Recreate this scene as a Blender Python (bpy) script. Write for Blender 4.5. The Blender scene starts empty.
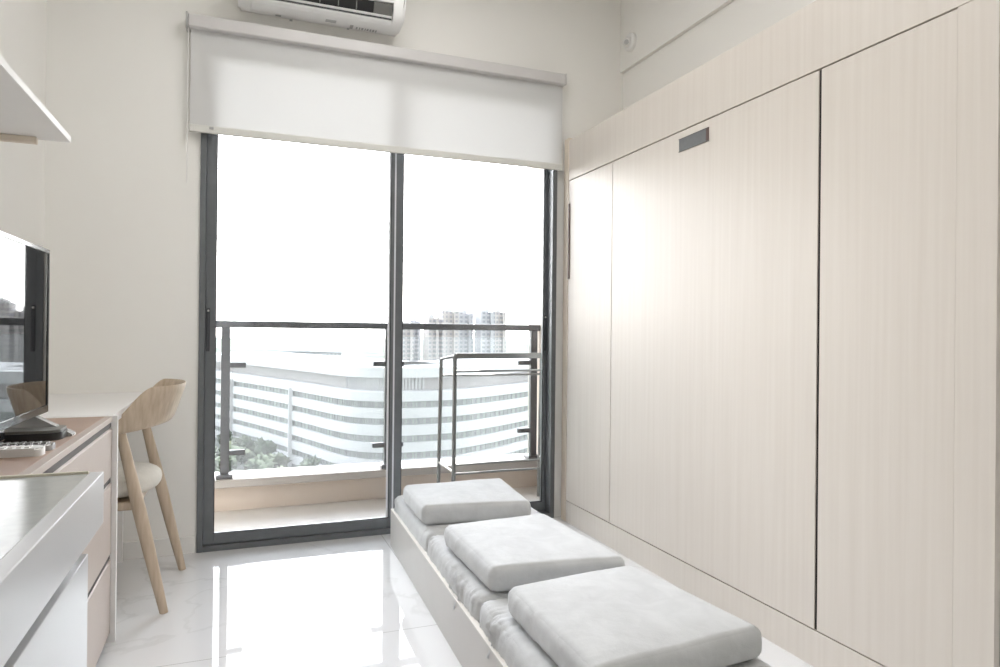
import bpy, bmesh, math, random
from mathutils import Vector, Matrix, noise
R = math.radians
random.seed(7)
scene = bpy.context.scene
COL = scene.collection

# ---------------------------------------------------------------- materials
def new_mat(name):
    m = bpy.data.materials.new(name); m.use_nodes = True
    nt = m.node_tree; b = nt.nodes['Principled BSDF']
    return m, nt, b

def plain(name, col, rough=0.5, metal=0.0, spec=0.5, vary=0.03, scale=8.0, bump=0.0, bscale=200.0, coat=0.0):
    m, nt, b = new_mat(name)
    tc = nt.nodes.new('ShaderNodeTexCoord')
    n = nt.nodes.new('ShaderNodeTexNoise'); n.inputs['Scale'].default_value = scale; n.inputs['Detail'].default_value = 4
    nt.links.new(tc.outputs['Object'], n.inputs['Vector'])
    r = nt.nodes.new('ShaderNodeValToRGB')
    r.color_ramp.elements[0].position = 0.3; r.color_ramp.elements[1].position = 0.7
    r.color_ramp.elements[0].color = tuple(c * (1 - vary) for c in col) + (1,)
    r.color_ramp.elements[1].color = tuple(min(1, c * (1 + vary)) for c in col) + (1,)
    nt.links.new(n.outputs['Fac'], r.inputs['Fac']); nt.links.new(r.outputs['Color'], b.inputs['Base Color'])
    b.inputs['Roughness'].default_value = rough; b.inputs['Metallic'].default_value = metal
    b.inputs['Specular IOR Level'].default_value = spec
    b.inputs['Coat Weight'].default_value = coat
    if bump:
        n2 = nt.nodes.new('ShaderNodeTexNoise'); n2.inputs['Scale'].default_value = bscale
        nt.links.new(tc.outputs['Object'], n2.inputs['Vector'])
        bp = nt.nodes.new('ShaderNodeBump'); bp.inputs['Strength'].default_value = bump; bp.inputs['Distance'].default_value = 0.002
        nt.links.new(n2.outputs['Fac'], bp.inputs['Height']); nt.links.new(bp.outputs['Normal'], b.inputs['Normal'])
    return m

def wood(name, c1, c2, scale=(55, 55, 1.3), rough=0.45, detail=5, spec=0.4):
    m, nt, b = new_mat(name)
    tc = nt.nodes.new('ShaderNodeTexCoord'); mp = nt.nodes.new('ShaderNodeMapping')
    mp.inputs['Scale'].default_value = scale
    nt.links.new(tc.outputs['Object'], mp.inputs['Vector'])
    n = nt.nodes.new('ShaderNodeTexNoise'); n.inputs['Scale'].default_value = 1.0; n.inputs['Detail'].default_value = detail
    nt.links.new(mp.outputs['Vector'], n.inputs['Vector'])
    r = nt.nodes.new('ShaderNodeValToRGB')
    r.color_ramp.elements[0].position = 0.32; r.color_ramp.elements[1].position = 0.68
    r.color_ramp.elements[0].color = c1 + (1,); r.color_ramp.elements[1].color = c2 + (1,)
    nt.links.new(n.outputs['Fac'], r.inputs['Fac']); nt.links.new(r.outputs['Color'], b.inputs['Base Color'])
    b.inputs['Roughness'].default_value = rough; b.inputs['Specular IOR Level'].default_value = spec
    return m

def marble_floor():
    m, nt, b = new_mat('marble_tile')
    L = nt.links.new; N = nt.nodes.new
    tc = N('ShaderNodeTexCoord')
    n1 = N('ShaderNodeTexNoise'); n1.inputs['Scale'].default_value = 1.1; n1.inputs['Detail'].default_value = 8; n1.inputs['Distortion'].default_value = 1.6
    L(tc.outputs['Object'], n1.inputs['Vector'])
    # thin veins where the noise crosses one half
    s = N('ShaderNodeMath'); s.operation = 'SUBTRACT'; s.inputs[1].default_value = 0.5; L(n1.outputs['Fac'], s.inputs[0])
    a = N('ShaderNodeMath'); a.operation = 'ABSOLUTE'; L(s.outputs[0], a.inputs[0])
    v = N('ShaderNodeMapRange'); v.inputs['From Min'].default_value = 0.0; v.inputs['From Max'].default_value = 0.018
    L(a.outputs[0], v.inputs['Value'])
    n2 = N('ShaderNodeTexNoise'); n2.inputs['Scale'].default_value = 2.3; n2.inputs['Detail'].default_value = 3
    L(tc.outputs['Object'], n2.inputs['Vector'])
    n2r = N('ShaderNodeMapRange'); n2r.inputs['From Min'].default_value = 0.45; n2r.inputs['From Max'].default_value = 0.65
    L(n2.outputs['Fac'], n2r.inputs['Value'])
    mx = N('ShaderNodeMath'); mx.operation = 'MAXIMUM'; L(v.outputs[0], mx.inputs[0]); L(n2r.outputs[0], mx.inputs[1])
    cr = N('ShaderNodeMix'); cr.data_type = 'RGBA'
    cr.inputs['A'].default_value = (0.66, 0.66, 0.66, 1); cr.inputs['B'].default_value = (0.74, 0.74, 0.745, 1)
    L(mx.outputs[0], cr.inputs['Factor'])
    # grout joints: a 1.2 m tile
    sx = N('ShaderNodeSeparateXYZ'); L(tc.outputs['Object'], sx.inputs[0])
    def joint(sock, off):
        ad = N('ShaderNodeMath'); ad.operation = 'ADD'; ad.inputs[1].default_value = off; L(sock, ad.inputs[0])
        pp = N('ShaderNodeMath'); pp.operation = 'PINGPONG'; pp.inputs[1].default_value = 0.6; L(ad.outputs[0], pp.inputs[0])
        lt = N('ShaderNodeMath'); lt.operation = 'LESS_THAN'; lt.inputs[1].default_value = 0.0012; L(pp.outputs[0], lt.inputs[0])
        return lt.outputs[0]
    j1 = joint(sx.outputs['X'], -0.039 + 12); j2 = joint(sx.outputs['Y'], -1.456 + 12)
    jm = N('ShaderNodeMath'); jm.operation = 'MAXIMUM'; L(j1, jm.inputs[0]); L(j2, jm.inputs[1])
    c2 = N('ShaderNodeMix'); c2.data_type = 'RGBA'; c2.inputs['B'].default_value = (0.35, 0.34, 0.33, 1)
    L(jm.outputs[0], c2.inputs['Factor']); L(cr.outputs['Result'], c2.inputs['A'])
    L(c2.outputs['Result'], b.inputs['Base Color'])
    b.inputs['Roughness'].default_value = 0.035; b.inputs['IOR'].default_value = 1.6
    b.inputs['Specular IOR Level'].default_value = 0.62
    return m

def glass_mat(name, tint=(0.975, 0.98, 0.98), dust=0.0):
    m = bpy.data.materials.new(name); m.use_nodes = True; nt = m.node_tree
    nt.nodes.remove(nt.nodes['Principled BSDF']); out = nt.nodes['Material Output']
    t = nt.nodes.new('ShaderNodeBsdfTransparent'); t.inputs['Color'].default_value = tint + (1,)
    g = nt.nodes.new('ShaderNodeBsdfGlossy'); g.inputs['Roughness'].default_value = 0.0
    f = nt.nodes.new('ShaderNodeFresnel'); f.inputs['IOR'].default_value = 1.35
    mx = nt.nodes.new('ShaderNodeMixShader')
    nt.links.new(f.outputs['Fac'], mx.inputs['Fac']); nt.links.new(t.outputs[0], mx.inputs[1]); nt.links.new(g.outputs[0], mx.inputs[2])
    last = mx
    if dust:   # dried dust and water marks on the outdoor glass
        tc = nt.nodes.new('ShaderNodeTexCoord'); n = nt.nodes.new('ShaderNodeTexNoise'); n.inputs['Scale'].default_value = 14; n.inputs['Detail'].default_value = 6
        nt.links.new(tc.outputs['Object'], n.inputs['Vector'])
        mr = nt.nodes.new('ShaderNodeMapRange'); mr.inputs['To Min'].default_value = dust * .6; mr.inputs['To Max'].default_value = dust * 1.4
        nt.links.new(n.outputs['Fac'], mr.inputs['Value'])
        tr = nt.nodes.new('ShaderNodeBsdfTranslucent'); tr.inputs['Color'].default_value = (.85, .86, .87, 1)
        last = nt.nodes.new('ShaderNodeMixShader'); nt.links.new(mr.outputs['Result'], last.inputs['Fac'])
        nt.links.new(mx.outputs[0], last.inputs[1]); nt.links.new(tr.outputs[0], last.inputs[2])
    nt.links.new(last.outputs[0], out.inputs['Surface'])
    return m

def blind_mat():
    m = bpy.data.materials.new('blind_fabric'); m.use_nodes = True; nt = m.node_tree
    nt.nodes.remove(nt.nodes['Principled BSDF']); out = nt.nodes['Material Output']
    tc = nt.nodes.new('ShaderNodeTexCoord')
    n = nt.nodes.new('ShaderNodeTexNoise'); n.inputs['Scale'].default_value = 900
    nt.links.new(tc.outputs['Object'], n.inputs['Vector'])
    r = nt.nodes.new('ShaderNodeValToRGB')
    r.color_ramp.elements[0].color = (0.66, 0.66, 0.655, 1); r.color_ramp.elements[1].color = (0.71, 0.71, 0.705, 1)
    nt.links.new(n.outputs['Fac'], r.inputs['Fac'])
    d = nt.nodes.new('ShaderNodeBsdfDiffuse'); nt.links.new(r.outputs['Color'], d.inputs['Color'])
    t = nt.nodes.new('ShaderNodeBsdfTranslucent'); nt.links.new(r.outputs['Color'], t.inputs['Color'])
    mx = nt.nodes.new('ShaderNodeMixShader'); mx.inputs['Fac'].default_value = BLIND_T
    nt.links.new(d.outputs[0], mx.inputs[1]); nt.links.new(t.outputs[0], mx.inputs[2])
    nt.links.new(mx.outputs[0], out.inputs['Surface'])
    return m
BLIND_T = 0.15

def fabric(name, col):
    m, nt, b = new_mat(name)
    L = nt.links.new; N = nt.nodes.new
    tc = N('ShaderNodeTexCoord')
    n = N('ShaderNodeTexNoise'); n.inputs['Scale'].default_value = 11; n.inputs['Detail'].default_value = 7; n.inputs['Distortion'].default_value = 1.0
    L(tc.outputs['Object'], n.inputs['Vector'])
    r = N('ShaderNodeValToRGB'); r.color_ramp.elements[0].position = 0.35; r.color_ramp.elements[1].position = 0.65
    r.color_ramp.elements[0].color = tuple(c * 0.94 for c in col) + (1,); r.color_ramp.elements[1].color = tuple(min(1, c * 1.04) for c in col) + (1,)
    L(n.outputs['Fac'], r.inputs['Fac']); L(r.outputs['Color'], b.inputs['Base Color'])
    b.inputs['Roughness'].default_value = 0.9; b.inputs['Specular IOR Level'].default_value = 0.15
    b.inputs['Sheen Weight'].default_value = 0.08
    n2 = N('ShaderNodeTexNoise'); n2.inputs['Scale'].default_value = 420; n2.inputs['Detail'].default_value = 2
    L(tc.outputs['Object'], n2.inputs['Vector'])
    bp = N('ShaderNodeBump'); bp.inputs['Strength'].default_value = 0.35; bp.inputs['Distance'].default_value = 0.0012
    L(n2.outputs['Fac'], bp.inputs['Height'])
    n3 = N('ShaderNodeTexNoise'); n3.inputs['Scale'].default_value = 26; n3.inputs['Detail'].default_value = 4
    L(tc.outputs['Object'], n3.inputs['Vector'])
    b3 = N('ShaderNodeBump'); b3.inputs['Strength'].default_value = 0.35; b3.inputs['Distance'].default_value = 0.006
    L(n3.outputs['Fac'], b3.inputs['Height']); L(bp.outputs['Normal'], b3.inputs['Normal']); L(b3.outputs['Normal'], b.inputs['Normal'])
    return m

def tower_mat(name, wall, glass, sx=3.4, sz=3.0):
    """window grid on a far block: surface pattern of its own walls"""
    m, nt, b = new_mat(name)
    L = nt.links.new; N = nt.nodes.new
    tc = N('ShaderNodeTexCoord'); s = N('ShaderNodeSeparateXYZ'); L(tc.outputs['Object'], s.inputs[0])
    def band(sock, period, frac):
        mo = N('ShaderNodeMath'); mo.operation = 'FLOORED_MODULO'; mo.inputs[1].default_value = period; L(sock, mo.inputs[0])
        lt = N('ShaderNodeMath'); lt.operation = 'LESS_THAN'; lt.inputs[1].default_value = period * frac; L(mo.outputs[0], lt.inputs[0])
        return lt.outputs[0]
    mm = N('ShaderNodeMath'); mm.operation = 'MULTIPLY'; L(band(s.outputs['X'], sx, 0.5), mm.inputs[0]); L(band(s.outputs['Z'], sz, 0.55), mm.inputs[1])
    mx = N('ShaderNodeMix'); mx.data_type = 'RGBA'; mx.inputs['A'].default_value = wall + (1,); mx.inputs['B'].default_value = glass + (1,)
    L(mm.outputs[0], mx.inputs['Factor']); L(mx.outputs['Result'], b.inputs['Base Color'])
    b.inputs['Roughness'].default_value = 0.7
    return m

def ground_mat():
    m, nt, b = new_mat('land_cover')
    L = nt.links.new; N = nt.nodes.new
    tc = N('ShaderNodeTexCoord')
    n = N('ShaderNodeTexNoise'); n.inputs['Scale'].default_value = 0.012; n.inputs['Detail'].default_value = 9; n.inputs['Roughness'].default_value = 0.62
    L(tc.outputs['Object'], n.inputs['Vector'])
    r = N('ShaderNodeValToRGB'); e = r.color_ramp.elements
    e[0].position = 0.38; e[0].color = (0.035, 0.055, 0.035, 1); e[1].position = 0.62; e[1].color = (0.15, 0.15, 0.145, 1)
    k = e.new(0.5); k.color = (0.075, 0.09, 0.07, 1)
    L(n.outputs['Fac'], r.inputs['Fac']); L(r.outputs['Color'], b.inputs['Base Color'])
    b.inputs['Roughness'].default_value = 0.95; b.inputs['Specular IOR Level'].default_value = 0.02
    return m

M = {}
M['wall'] = plain('wall_paint', (0.835, 0.825, 0.795), 0.75, vary=0.01, scale=2)
M['ceil'] = plain('ceiling_paint', (0.86, 0.85, 0.83), 0.8, vary=0.01, scale=2)
M['floor'] = marble_floor()
M['base'] = plain('skirting_tile', (0.80, 0.79, 0.77), 0.15, vary=0.03, scale=5)
M['frame'] = plain('charcoal_aluminium', (0.145, 0.155, 0.165), 0.35, metal=0.2, vary=0.05, scale=30)
M['frame_dk'] = plain('black_gasket', (0.015, 0.015, 0.017), 0.5)
M['handle_dk'] = plain('handle_charcoal', (0.05, 0.053, 0.058), 0.4)
M['infill'] = plain('pale_infill', (0.72, 0.73, 0.76), 0.35)
M['glass'] = glass_mat('window_glass')
M['rglass'] = glass_mat('railing_glass', (0.925, 0.945, 0.95), dust=0.035)
M['rail'] = plain('rail_grey', (0.085, 0.088, 0.095), 0.4, metal=0.2, vary=0.12, scale=120)
M['blind'] = blind_mat()
M['headbox'] = plain('headbox_grey', (0.60, 0.585, 0.58), 0.45)
M['bar'] = plain('blind_bar', (0.66, 0.655, 0.62), 0.45)
M['acwhite'] = plain('ac_plastic', (0.80, 0.80, 0.79), 0.35)
M['black'] = plain('black_plastic', (0.012, 0.012, 0.013), 0.3)
M['dgrey'] = plain('grey_plastic', (0.13, 0.13, 0.12), 0.4)
M['mgrey'] = plain('mid_grey_print', (0.42, 0.42, 0.42), 0.5)
M['oak'] = wood('pale_veneer', (0.670, 0.617, 0.560), (0.705, 0.655, 0.600), rough=0.40, spec=0.36)
M['oakedge'] = plain('veneer_edge', (0.70, 0.62, 0.52), 0.5)
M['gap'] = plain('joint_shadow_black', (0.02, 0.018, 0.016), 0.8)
M['badge'] = plain('brushed_steel', (0.16, 0.165, 0.17), 0.4, metal=0.4, vary=0.06, scale=60)
M['brown'] = plain('brown_rubber', (0.10, 0.06, 0.05), 0.5)
M['greyend'] = plain('grey_laminate', (0.38, 0.38, 0.37), 0.5)
M['fabric'] = fabric('cushion_fabric', (0.555, 0.563, 0.567))
M['board'] = plain('greige_board', (0.52, 0.50, 0.475), 0.5, vary=0.02)
M['boardedge'] = plain('lit_edge_cream', (0.80, 0.77, 0.72), 0.4)
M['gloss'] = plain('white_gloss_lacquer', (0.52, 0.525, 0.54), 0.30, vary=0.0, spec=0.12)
M['stone'] = plain('pale_quartz', (0.40, 0.41, 0.40), 0.14, vary=0.04, scale=60, spec=0.10)
M['lip'] = plain('beige_edge', (0.62, 0.58, 0.48), 0.4)
M['channel'] = plain('aluminium_channel', (0.45, 0.45, 0.45), 0.35, metal=0.6)
M['pink'] = plain('taupe_laminate', (0.405, 0.34, 0.30), 0.5, vary=0.02)
M['brown_top'] = wood('brown_top', (0.33, 0.235, 0.185), (0.39, 0.285, 0.225), scale=(12, 3, 12), rough=0.5, spec=0.25)
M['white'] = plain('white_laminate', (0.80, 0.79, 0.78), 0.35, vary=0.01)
M['darkgap'] = plain('dark_recess', (0.035, 0.022, 0.018), 0.6)
M['tvglass'] = plain('tv_screen', (0.006, 0.006, 0.007), 0.02, spec=0.7, vary=0.0, coat=0.3)
M['tvbezel'] = plain('tv_bezel', (0.02, 0.02, 0.022), 0.12, spec=0.7)
M['silver'] = plain('silver_plastic', (0.45, 0.45, 0.45), 0.25, metal=0.5)
M['cwood'] = wood('ash_wood', (0.45, 0.355, 0.26), (0.58, 0.475, 0.365), scale=(60, 60, 5), rough=0.42)
M['cseat'] = fabric('seat_fabric', (0.66, 0.63, 0.57))
M['steel'] = plain('painted_steel', (0.17, 0.175, 0.17), 0.35, metal=0.2)
M['steel_lt'] = plain('pale_steel', (0.72, 0.72, 0.70), 0.35)
M['btile'] = plain('balcony_tile', (0.50, 0.475, 0.445), 0.6, vary=0.04, scale=6)
M['bcurb'] = plain('balcony_stucco', (0.58, 0.50, 0.43), 0.8, vary=0.03, scale=6)
M['bsill'] = plain('balcony_sill', (0.36, 0.335, 0.31), 0.6, vary=0.02)
M['fin'] = plain('facade_panel', (0.50, 0.505, 0.51), 0.6, vary=0.01, scale=0.1)
M['roofw'] = plain('roof_panel', (0.24, 0.245, 0.25), 0.9, spec=0.03, vary=0.03, scale=0.1)
M['pinkwall'] = plain('upper_storey_wall', (0.42, 0.405, 0.40), 0.7, vary=0.02, scale=0.3)
M['facade_glass'] = tower_mat('facade_glazing', (0.22, 0.24, 0.24), (0.26, 0.30, 0.275), 2.3, 50)
M['ground'] = ground_mat()
M['leaf'] = plain('tree_leaf', (0.045, 0.065, 0.035), 0.8, vary=0.35, scale=0.9)
M['leaf2'] = plain('tree_leaf_pale', (0.065, 0.08, 0.045), 0.8, vary=0.35, scale=0.9)
M['trunk'] = plain('tree_trunk', (0.12, 0.09, 0.06), 0.9)
M['tower_a'] = tower_mat('tower_cream', (0.46, 0.435, 0.42), (0.29, 0.295, 0.31))
M['tower_b'] = tower_mat('tower_grey', (0.43, 0.44, 0.46), (0.27, 0.285, 0.31), 4.2)
M['hall'] = plain('hall_roof', (0.10, 0.11, 0.115), 0.9, spec=0.03, vary=0.1, scale=0.05)

# ---------------------------------------------------------------- mesh helpers
def BM(): return bmesh.new()

def add_box(bm, x0, x1, y0, y1, z0, z1, bev=0.0, seg=2):
    vs = [bm.verts.new((x, y, z)) for x in (x0, x1) for y in (y0, y1) for z in (z0, z1)]
    F = [(0, 1, 3, 2), (4, 6, 7, 5), (0, 4, 5, 1), (2, 3, 7, 6), (0, 2, 6, 4), (1, 5, 7, 3)]
    fs = [bm.faces.new([vs[i] for i in f]) for f in F]
    if bev > 0:
        es = list({e for f in fs for e in f.edges})
        bmesh.ops.bevel(bm, geom=es, offset=bev, segments=seg, affect='EDGES', profile=0.5)
    return bm

def box(x0, x1, y0, y1, z0, z1, bev=0.0, seg=2):
    return add_box(BM(), x0, x1, y0, y1, z0, z1, bev, seg)

def add_prism(bm, pts, axis, a0, a1):
    """polygon pts (2D) extruded along axis; pts are the two other coordinates in xyz order"""
    def P(p, a):
        return {0: (a, p[0], p[1]), 1: (p[0], a, p[1]), 2: (p[0], p[1], a)}[axis]
    A = [bm.verts.new(P(p, a0)) for p in pts]; B = [bm.verts.new(P(p, a1)) for p in pts]
    n = len(pts)
    bm.faces.new(A); bm.faces.new(B[::-1])
    for i in range(n):
        bm.faces.new((A[i], B[i], B[(i + 1) % n], A[(i + 1) % n]))
    return bm

def add_tube(bm, path, rad, n=12, caps=True):
    """path list of points, rad a number, a list, or a list of (rx, ry)"""
    path = [Vector(p) for p in path]; rings = []
    up0 = None
    for i, p in enumerate(path):
        t = (path[min(i + 1, len(path) - 1)] - path[max(i - 1, 0)]).normalized()
        ref = Vector((0, 1, 0)) if abs(t.y) < 0.9 else Vector((1, 0, 0))
        if up0 is not None: ref = up0
        a = (ref - t * ref.dot(t)).normalized(); up0 = a; b = t.cross(a)
        r = rad[i] if isinstance(rad, list) else rad
        ra, rb = r if isinstance(r, tuple) else (r, r)
        rings.append([bm.verts.new(p + a * math.cos(2 * math.pi * k / n) * ra + b * math.sin(2 * math.pi * k / n) * rb) for k in range(n)])
    for i in range(len(rings) - 1):
        for k in range(n):
            bm.faces.new((rings[i][k], rings[i][(k + 1) % n], rings[i + 1][(k + 1) % n], rings[i + 1][k]))
    if caps:
        bm.faces.new(rings[0][::-1]); bm.faces.new(rings[-1])
    return bm

def obj(name, bm, mat, parent=None, smooth=False, angle=35):
    bmesh.ops.recalc_face_normals(bm, faces=bm.faces[:])
    me = bpy.data.meshes.new(name)
    base = Vector((0, 0, 0)); q = parent
    while q is not None:
        base += q.location; q = q.parent
    if parent is None:
        # origin at the foot of the thing
        xs = [v.co for v in bm.verts]
        base = Vector(((min(v.x for v in xs) + max(v.x for v in xs)) / 2, (min(v.y for v in xs) + max(v.y for v in xs)) / 2, min(v.z for v in xs)))
    # an object keeps its own origin; the mesh is moved the other way
    bmesh.ops.translate(bm, verts=bm.verts[:], vec=-base)
    if smooth:
        for f in bm.faces: f.smooth = True
        for e in bm.edges:
            if len(e.link_faces) == 2 and e.calc_face_angle(0) > R(angle): e.smooth = False
    bm.to_mesh(me); bm.free()
    o = bpy.data.objects.new(name, me); COL.objects.link(o)
    if parent is None: o.location = base
    else: o.parent = parent
    me.materials.append(mat)
    return o

def thing(name, label, cat, loc, group=None):
    o = bpy.data.objects.new(name, None); COL.objects.link(o); o.location = loc
    o.empty_display_size = 0.1
    return tag(o, label, cat, group)

def tag(o, label, cat, group=None):
    o['label'] = label; o['category'] = cat
    if group: o['group'] = group
    return o

def struct(name, bm, mat, parent=None, label=None):
    o = obj(name, bm, mat, parent)
    if parent is None: o['kind'] = 'structure'
    if label: o['label'] = label
    return o

# ---------------------------------------------------------------- dimensions (metres; camera above the origin)
XL, XR = -0.79, 2.112          # side walls
YW, YO = 3.477, 3.62           # inner and outer face of the window wall
YB, ZC = -1.7, 3.05            # back wall, ceiling
DX0, DX1, DZ = -0.168, 1.682, 2.415   # door opening

# ---------------------------------------------------------------- the room
struct('floor', box(XL - .15, XR + .15, YB - .15, YO, -0.12, 0), M['floor'], label='polished white marble tile floor')
struct('ceiling', box(XL - .15, XR + .15, YB - .15, YO, ZC, ZC + .15), M['ceil'])
struct('wall_left', box(XL - .15, XL, YB - .15, YO, 0, ZC), M['wall'])
struct('wall_right', box(XR, XR + .15, YB - .15, YO, 0, ZC), M['wall'])
struct('wall_back', box(XL, XR, YB - .15, YB, 0, ZC), M['wall'])
bm = BM()
add_box(bm, XL, DX0, YW, YO, 0, ZC); add_box(bm, DX1, XR, YW, YO, 0, ZC); add_box(bm, DX0, DX1, YW, YO, DZ, ZC)
struct('wall_far', bm, M['wall'])
struct('trim_1', box(XR - 0.022, XR, YB, YW, 2.58, ZC), M['wall'], label='shallow beam along the top of the right wall')
struct('baseboard_far', box(XL, DX0 - 0.004, YW - 0.010, YW, 0, 0.08, 0.002), M['base'])
struct('baseboard_left', box(XL, XL + 0.010, 2.62, YW - 0.012, 0, 0.08, 0.002), M['base'])

# ---------------------------------------------------------------- sliding balcony door
door = bpy.data.objects.new('door_1', None); COL.objects.link(door); door.location = (DX0, YW, 0); door['kind'] = 'structure'
door['label'] = 'charcoal aluminium sliding glass door to the balcony'
FY0, FY1 = YW - 0.012, YW + 0.11
bm = BM(); t = 0.0262
add_box(bm, DX0, DX0 + t, FY0, FY1, 0, DZ, 0.002); add_box(bm, DX1 - t, DX1, FY0, FY1, 0, DZ, 0.002)
add_box(bm, DX0 + t, DX1 - t, FY0, FY1, DZ - t, DZ, 0.002); add_box(bm, DX0 + t, DX1 - t, FY0, FY1, 0, 0.026, 0.002)
obj('door_frame', bm, M['frame'], door)
def sash(x0, x1, y0, y1, wl, wr, hb):
    bm = BM(); z0, z1 = 0.028, DZ - 0.026; ht = 0.055
    add_box(bm, x0, x0 + wl, y0, y1, z0, z1, 0.002); add_box(bm, x1 - wr, x1, y0, y1, z0, z1, 0.002)
    add_box(bm, x0 + wl, x1 - wr, y0 + .001, y1 - .001, z0, z0 + hb, 0.002); add_box(bm, x0 + wl, x1 - wr, y0 + .001, y1 - .001, z1 - ht, z1, 0.002)
    s = obj('sash', bm, M['frame'], door)
    ym = (y0 + y1) / 2
    g = obj('glass_pane', box(x0 + wl - .004, x1 - wr + .004, ym - .003, ym + .003, z0 + hb - .004, z1 - ht + .004), M['glass'], s)
    bm = BM(); e = 0.004   # black glazing bead around the pane
    a, b, c, d = x0 + wl, x1 - wr, z0 + hb, z1 - ht
    add_box(bm, a, a + e, y0 + .004, y0 + .010, c, d); add_box(bm, b - e, b, y0 + .004, y0 + .010, c, d)
    add_box(bm, a + e, b - e, y0 + .004, y0 + .010, c, c + e); add_box(bm, a + e, b - e, y0 + .004, y0 + .010, d - e, d)
    obj('glazing_bead', bm, M['frame_dk'], s)
    return s
s1 = sash(DX0 + .0263, 0.756, YW + .004, YW + .040, 0.045, 0.015, 0.049)
s2 = sash(0.774, DX1 - .0263, YW + .056, YW + .092, 0.040, 0.018, 0.049)
obj('pale_strip', box(0.758, 0.770, YW + .030, YW + .050, .03, DZ - .03), M['infill'], door)['label'] = 'pale vertical seal strip added between the two sashes'  # pale strip added where a bright line runs between the stiles
obj('edge_gasket', box(0.728, 0.740, YW + .012, YW + .018, .082, DZ - .083), M['infill'], s1)
def lock(x, y, z0, z1, par):
    h = obj('flush_handle', box(x - .008, x + .008, y - .004, y - .0002, z0, z1, 0.003), M['handle_dk'], par)
    return h
for par, x, y in ((s1, -0.128, YW + .004), (s2, 1.646, YW + .056)):
    h = lock(x, y, 0.942, 1.147, par)
    for z in (0.955, 1.134):
        bm = BM(); bmesh.ops.create_uvsphere(bm, u_segments=10, v_segments=6, radius=0.005, matrix=Matrix.Translation((x, y - .005, z)))
    # the two screws as one small part each would be lost at this size: one of them per handle is shown
    obj('handle_screw', bm, M['steel_lt'], par, smooth=True)

# ---------------------------------------------------------------- roller blind
bl = thing('roller_blind', 'wide white translucent roller blind pulled a third of the way down over the door', 'blind', (0.77, 3.42, 1.96))
obj('headbox', box(-0.224, 1.695, 3.395, YW, 2.431, 2.490, 0.006), M['headbox'], bl)
obj('end_cap', box(-0.233, -0.2245, 3.392, YW, 2.428, 2.494, 0.003), M['mgrey'], bl)
obj('end_cap', box(1.6955, 1.701, 3.392, YW, 2.429, 2.492, 0.003), M['headbox'], bl)
bm = BM()
NX, NZ = 60, 24
grid = [[bm.verts.new((-0.213 + (1.905) * i / NX, 3.432 + 0.0016 * math.sin(i * .35) * (1 - j / NZ), 1.985 + (2.435 - 1.985) * j / NZ)) for i in range(NX + 1)] for j in range(NZ + 1)]
for j in range(NZ):
    for i in range(NX): bm.faces.new((grid[j][i], grid[j][i + 1], grid[j + 1][i + 1], grid[j + 1][i]))
obj('blind_fabric', bm, M['blind'], bl, smooth=True)
obj('bottom_bar', box(-0.215, 1.695, 3.424, 3.440, 1.957, 1.992, 0.004), M['bar'], bl)
obj('bar_clip', box(-0.130, -0.112, 3.418, 3.4235, 1.976, 1.986, 0.001), M['mgrey'], bl)
obj('side_cord', add_tube(BM(), [(-0.224, 3.43, 2.44), (-0.224, 3.43, 1.72)], 0.0022, 8), M['white'], bl)

# ---------------------------------------------------------------- air conditioner
ac = thing('air_conditioner', 'white split air conditioner mounted on the wall above the blind', 'air conditioner', (0.375, YW, 2.56))
prof = [(YW, 2.590), (YW, 2.860), (3.30, 2.862), (3.262, 2.845), (3.250, 2.80), (3.250, 2.668), (3.255, 2.655), (3.36, 2.648), (3.37, 2.62), (3.292, 2.589), (3.297, 2.578), (3.32, 2.570), (3.42, 2.572)]
full = [(YW, 2.590), (YW, 2.860), (3.30, 2.862), (3.262, 2.845), (3.250, 2.80), (3.250, 2.668), (3.258, 2.620), (3.277, 2.588), (3.305, 2.574), (3.42, 2.572)]
bm = BM()
add_prism(bm, prof, 0, 0.045, 0.692)
obj('casing', bm, M['acwhite'], ac)
for a, b_ in ((-0.012, 0.044), (0.693, 0.752)):
    bm = add_prism(BM(), full, 0, a, b_)
    es = [e for e in bm.edges if abs(e.verts[0].co.x - e.verts[1].co.x) < 1e-6 and abs(e.verts[0].co.x - (a if a < 0.3 else b_)) < 1e-4]
    bmesh.ops.bevel(bm, geom=es, offset=0.012, segments=4, affect='EDGES')
    obj('end_cap', bm, M['acwhite'], ac, smooth=True)
obj('air_outlet', add_prism(BM(), [(3.268, 2.6536), (3.358, 2.6463), (3.366, 2.622), (3.300, 2.5935), (3.292, 2.598)], 0, 0.047, 0.690), M['black'], ac)
obj('louver_flap', add_prism(BM(), [(3.262, 2.650), (3.272, 2.651), (3.294, 2.600), (3.287, 2.597)], 0, 0.60, 0.688), M['dgrey'], ac)['label'] = 'grey louver at the right end of the outlet'
obj('swing_flap', add_prism(BM(), [(3.288, 2.592), (3.292, 2.597), (3.284, 2.602), (3.279, 2.597)], 0, 0.047, 0.690), M['acwhite'], ac)
obj('outlet_groove', box(0.05, 0.69, 3.288, 3.2945, 2.5855, 2.5885), M['black'], ac)
for k in range(6):
    x = 0.09 + k * 0.085
    obj('vertical_vane', box(x, x + 0.004, 3.270, 3.285, 2.607, 2.643), M['dgrey'], ac)
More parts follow.
